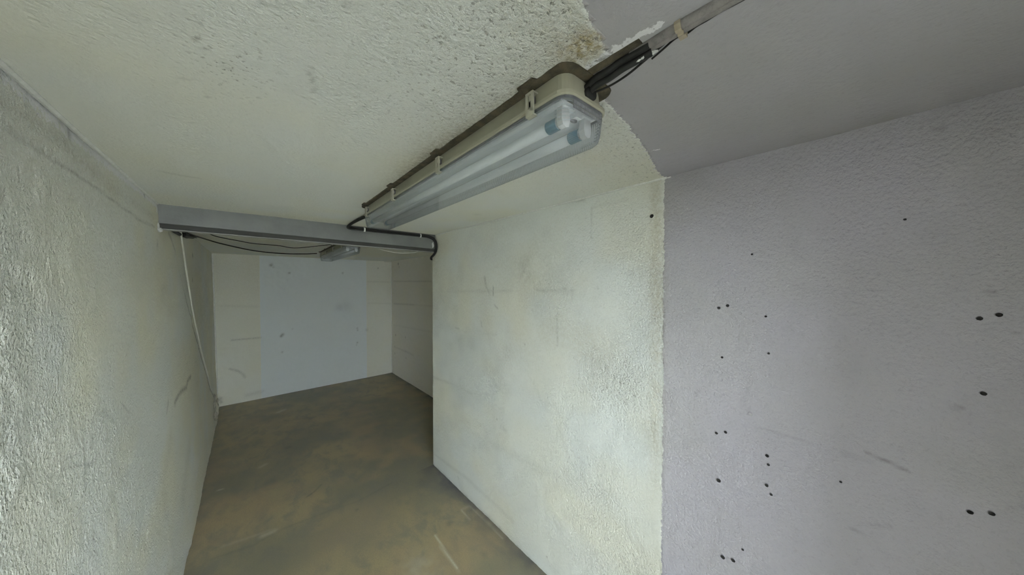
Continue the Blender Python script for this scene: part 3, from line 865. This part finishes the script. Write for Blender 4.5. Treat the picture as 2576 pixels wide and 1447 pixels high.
BX0, BY0 = 0.832, 3.40
footprint('unpainted_patch', (BX0, BY0, ZR), FROT, 0.0)
fx2 = make_fixture('fluorescent_light', (BX0, BY0, ZR - 0.0048), FROT, 0.0, 'holder_blue')
tag(fx2, 'small looking fluorescent light on the rear bay ceiling beyond the grey beam', 'light fixture')

# ================================================================== STEEL BEAM
bm_ = empty('steel_beam', (-0.38, 2.56, 2.157), math.atan(BS))
Lb = 1.80
zt = 0.150
def prof(pts, name, mat, x0=-0.10, x1=Lb):
    mb = MB()
    n = len(pts)
    z_up = lambda x: 0.0185 * x
    mb.loft([[(x, y, z + (z_up(x) if top else 0)) for y, z, top in pts] for x in (x0, x1)])
    return mb.build(name, mat, bm_)
fascia = prof([(0.0, 0.030, 0), (0.004, 0.028, 0), (0.10, 0.028, 0), (0.10, zt, 1), (0.0, zt, 1)], 'web', 'steel')
prof([(-0.003, zt - 0.012, 1), (0.0, zt - 0.012, 1), (0.0, zt, 1), (-0.003, zt, 1)], 'top_flange', 'steel')
prof([(0.006, 0.028, 0), (0.006, 0.002, 0), (0.010, 0.0, 0), (0.080, 0.0, 0), (0.080, 0.028, 0)], 'bottom_flange', 'steel_shade')
prof([(0.011, 0.0, 0), (0.075, 0.0, 0), (0.075, -0.003, 0), (0.011, -0.003, 0)], 'bottom_plate', 'steel_under')
tag(bm_, 'grey painted steel beam spanning the room under the ceiling', 'beam')

# ================================================================== CABLES
def cable(name, pts, r, mat, label, cat='cable', group=None, per=8, n=10, parent=None):
    mb = MB(); mb.tube(spline(pts, per), r, n)
    o = mb.build(name, mat, parent, True)
    if label: tag(o, label, cat, group)
    return o
# ---- twin black cable from the light's far end, along the top of the beam, round to the rear bay
def beam_pt(px, off):
    return on_beam(px, off)
fe = fpt(0.008, FLEN + 0.002)
zc = float(ceil_z(0.6))
turn = on_beam((873, 567), -0.012)
pair = tag(empty('cable_pair', (float(turn[0]), float(turn[1]), float(turn[2]))), 'pair of black cables clipped along the top of the grey beam', 'cable')
for k, (dz, do, lab) in enumerate([(0.0, 0.0, 'black cable running along the beam top, upper of the pair'), (-0.0138, 0.0, 'black cable running along the beam top, lower of the pair')]):
    r = 0.0072
    zo = -0.004 + dz
    p1 = on_beam((880, 571), -0.010); p2 = on_beam((915, 576), -0.010); p3 = on_beam((1000, 585), -0.010); p4 = on_beam((1060, 592), -0.010)
    zz = lambda x: float(ceil_z(x)) - 0.010 + dz
    xo = 0.604 - 0.010 * k
    pts = [(fe[0] + (-0.006 if k == 0 else 0.006), fe[1] - 0.004, zc - 0.030), (fe[0] - 0.003, fe[1] + 0.06, zc - 0.024),
           (xo + 0.006, 2.20, zc - 0.013), (xo, 2.40, zc - 0.012 - 0.002 * k), (xo, 2.55, zc - 0.014 - 0.004 * k), (xo + 0.010, 2.606, zc - 0.016 - 0.012 * k), (xo + 0.045, beam_y(xo + 0.045) - 0.012, zz(0.65) - 0.006)]
    for x in (0.75, 0.9, 1.05, 1.18, 1.27):
        pts.append((x, beam_y(x) - 0.0115, zz(x) - 0.006))
    pts += [(1.335 - k * 0.012, beam_y(1.33) - 0.012, zz(1.33) - 0.010), (1.374 - k * 0.012, beam_y(1.37) - 0.040 + 0.008 * k, 2.275 - 0.004 * k), (1.388 - 0.004 * k, beam_y(1.39) - 0.055 + 0.014 * k, 2.23),
           (1.389 - 0.004 * k, beam_y(1.39) - 0.050 + 0.018 * k, 2.17), (1.389, beam_y(1.39) - 0.015 + 0.012 * k, 2.130 + 0.008 * k), (1.388, 2.755, 2.100 + 0.012 * k), (1.398, 2.784, 2.088 + 0.012 * k), (1.45, 2.790, 2.08 + 0.012 * k)]
    cable('cable', [np.array(p) - turn for p in pts], r, 'black', None, parent=pair)
def clip(c, label, along=(1, BS, 0)):
    t = Vector(along).normalized()
    mb = MB()
    n_ = 10
    rings = []
    for s in (-0.006, 0.006):
        ring = []
        for rr in (0.0175, 0.0145):
            seq = range(n_ + 1) if rr > 0.016 else range(n_, -1, -1)
            for k in seq:
                a = math.radians(-110 + 220 * k / n_)
                d = Vector((0, -math.cos(a) * 0.75, math.sin(a)))
                ring.append(Vector(c) + t * s + d * rr)
        rings.append(ring)
    mb.loft(rings)
    o = mb.build('cable_clip', 'white_clip')
    nb = MB(); nb.tube([Vector(c) + Vector((0, -0.018, 0.0)), Vector(c) + Vector((0, -0.004, 0))], 0.003, 8)
    p = nb.build('nail', 'white_clip', o)
    tag(o, label, 'cable clip', 'white clips on the beam cables')
def on_pair(px):
    q = on_beam(px, -0.012)
    return (q[0], beam_y(q[0]) - 0.010, float(ceil_z(q[0])) - 0.0235)
clip(on_pair((917, 576)), 'white cable clip on the beam just under the light end')
clip(on_pair((1058, 592)), 'white cable clip on the beam near the right wall')

# ---- black bundle on the ceiling between the light and the open door, painted over further on
bnd = empty('cable_bundle', (0.585, 0.37, float(ceil_z(0.585))))
zb = -0.004
def bpt(px, dx=0.0, dz=0.0):
    q = on_ceil(px)
    return (q[0] - 0.585 + dx, q[1] - 0.37, zb + dz)
ye_, ys_ = -1.2, 0.03
for k, (dx, r, dz) in enumerate([(-0.010, 0.0075, -0.008), (0.005, 0.0080, -0.0085), (-0.002, 0.0070, -0.018)]):
    yy = np.linspace(0.028, -0.12, 6)
    pts = [(dx * (1 if y < 0 else 0.6), y, dz - (0.012 if y > 0.0 else 0.004 if y > -0.05 else 0)) for y in yy]
    cable('cable', pts, r, 'black', None, parent=bnd)
pm = MB()
prof_ = [(-0.019, 0.002), (-0.019, -0.007), (-0.014, -0.014), (-0.007, -0.0155), (-0.003, -0.0125), (0.001, -0.0125), (0.004, -0.0160), (0.010, -0.0150), (0.0145, -0.008), (0.0145, 0.002)]
prof_ = [((x + 0.019) * 0.72 - 0.019, z) for x, z in prof_]
rings = []
for i, y in enumerate(np.linspace(-0.085, -0.90, 34)):
    k = min(1.0, 0.88 + 0.2 * i / 6)
    q = np.random.default_rng(900 + i)
    rings.append([(x * k + 0.0014 * (q.random() - .5), y + (0.012 * (q.random() - .5) if i == 0 else 0), z * k + 0.0016 * (q.random() - .5)) for x, z in prof_])
pm.loft(rings)
pm.build('painted_over_length', 'greypaint', bnd, True)
sm = MB()
rings = []
for i, y in enumerate(np.linspace(0.024, -0.11, 9)):
    q = np.random.default_rng(950 + i)
    e = 0.002 * (q.random() - .5)
    rings.append([(-0.034 + e, y, 0.006), (-0.034 + e, y, -0.003), (-0.015, y, -0.004), (-0.013, y, 0.006)])
sm.loft(rings)
o = sm.build('unpainted_edge', 'bare', bnd)
wt = rock('paint_blob', bpt((1632, 118), 0.0, -0.011), (0.007, 0.016, 0.006), 31, 'chip', bnd)
for k, p in enumerate([(1606, 122), (1616, 116)]):
    rock('paint_blob', bpt(p, 0.002, -0.018), (0.003, 0.006, 0.003), 33 + k, 'chip', bnd, 1)
# strap
q = bpt((1712, 62))
st = MB(); st.loft([[(x * 1.14, q[1] + s, z * 1.14) for x, z in prof_] for s in (-0.005, 0.005)])
st.box(0.002, 0.013, q[1] - 0.006, q[1] + 0.006, -0.016, 0.0)
st.build('strap', 'old_clip', bnd)
tag(bnd, 'black cable bundle on the ceiling painted over in grey away from the light', 'cable bundle')
# thin loose wire beside the bundle
wp = []
for p, dz in [((1484, 236), -0.024), ((1515, 225), -0.022), ((1545, 210), -0.020), ((1580, 187), -0.017), ((1620, 154), -0.013), ((1660, 119), -0.009), ((1700, 88), -0.008), ((1740, 64), -0.008), ((1790, 34), -0.008), ((1850, 2), -0.008), ((2000, -74), -0.008)]:
    q = on_z(p, float(ceil_z(0.6)) + dz)
    wp.append(tuple(q))
cable('thin_wire', wp, 0.0022, 'blackwire', 'thin loose black wire following the painted cable bundle', 'wire', n=8)
wp = []
for p in [(1640, 148), (1668, 124), (1700, 96), (1728, 84), (1752, 66), (1780, 50), (1812, 30), (1850, 10), (1920, -28)]:
    q = on_z(p, float(ceil_z(0.6)) - 0.006)
    wp.append(tuple(q))
cable('thin_wire', wp, 0.0018, 'blackwire', 'second thin black wire pressed to the ceiling beside the strap', 'wire', n=8)

# ---- rear bay wires
def path(pxs, ys):
    out = []
    for i, p in enumerate(pxs):
        t = i / (len(pxs) - 1)
        Y = ys[0] + (ys[1] - ys[0]) * t if len(ys) == 2 else ys[i]
        out.append(tuple(on_y(p, Y)))
    return out
cable('hanging_wire', path([(453, 577), (478, 590), (505, 598), (560, 614), (640, 631), (710, 638), (765, 639), (797, 638)], [3.25, 3.55, 3.85, 4.2, 4.55, 4.75, 4.85, 4.90]), 0.0062, 'blackwire',
      'black wire sagging from the left wall to the rear light', 'wire', n=8)
cable('hanging_wire', path([(512, 582), (545, 595), (600, 606), (640, 613), (700, 618), (740, 624), (790, 620), (850, 613)], (3.15, 3.60)), 0.0034, 'blackwire',
      'thinner upper black wire sagging beneath the rear ceiling', 'wire', n=8)
cable('hanging_wire', path([(925, 616), (945, 624), (975, 632), (1010, 637), (1045, 635), (1070, 629), (1088, 622)], (3.45, 3.0)), 0.0052, 'white_cable',
      'white wire sagging between the rear light and right wall', 'wire', n=8)
# dark bundle tucked into the corner of wall and ceiling beyond the beam
def lpath(pxs, d=0.012):
    out = []
    for p in pxs:
        q = on_left(p); x = float(left_x(q[2])) + d
        q = on_x(p, x); out.append(tuple(q))
    return out
cable('corner_cable', lpath([(425, 570), (436, 580), (452, 590)]), 0.011, 'black', 'short dark cable under the beam at the left wall', 'cable', n=8)
cable('corner_cable', lpath([(460, 590), (470, 595), (485, 597), (503, 599)], 0.014), [0.017] * 9 + [0.014] * 8 + [0.006] * 8, 'black', 'thick dark cable end tucked under the ceiling on the left wall', 'cable', n=8)
# cream cable running down the left wall
pts = lpath([(450, 578), (455, 590), (462, 635), (470, 690), (478, 740), (486, 790), (497, 840), (507, 885), (520, 935), (532, 985)], 0.016)
cable('wall_cable', pts, [0.0075] * 9 + [0.0060] * 64, 'wall_cable', 'cream painted cable slanting down the left wall from the beam', 'cable', n=10)

# ================================================================== FILLER BEADS IN THE CORNERS
def bead(n_, pts, r, label):
    mb = MB(); mb.tube(pts, r, 6)
    tag(mb.build('trim_%d' % n_, 'chip'), label, 'trim', kind='structure')
bead(1, [(XR - 0.001, y, float(ceil_z(XR)) - 0.003) for y in np.linspace(0.53, 2.66, 12)], 0.006, 'pale filler bead where the right wall meets the ceiling')
bead(2, [(float(left_x(2.29)) + 0.004, y, float(ceil_z(-0.36)) - 0.002) for y in np.linspace(0.6, 2.54, 12)], 0.007, 'pale filler bead where the left wall meets the ceiling')
bead(3, [(float(left_x(z)) + 0.006, YB - 0.004, z) for z in np.linspace(0.2, 2.27, 10)], 0.010, 'pale filler bead in the rear left corner')
bead(4, [(XB - 0.004, YB - 0.004, z) for z in np.linspace(0.03, 2.27, 10)], 0.008, 'pale filler bead in the rear right corner')
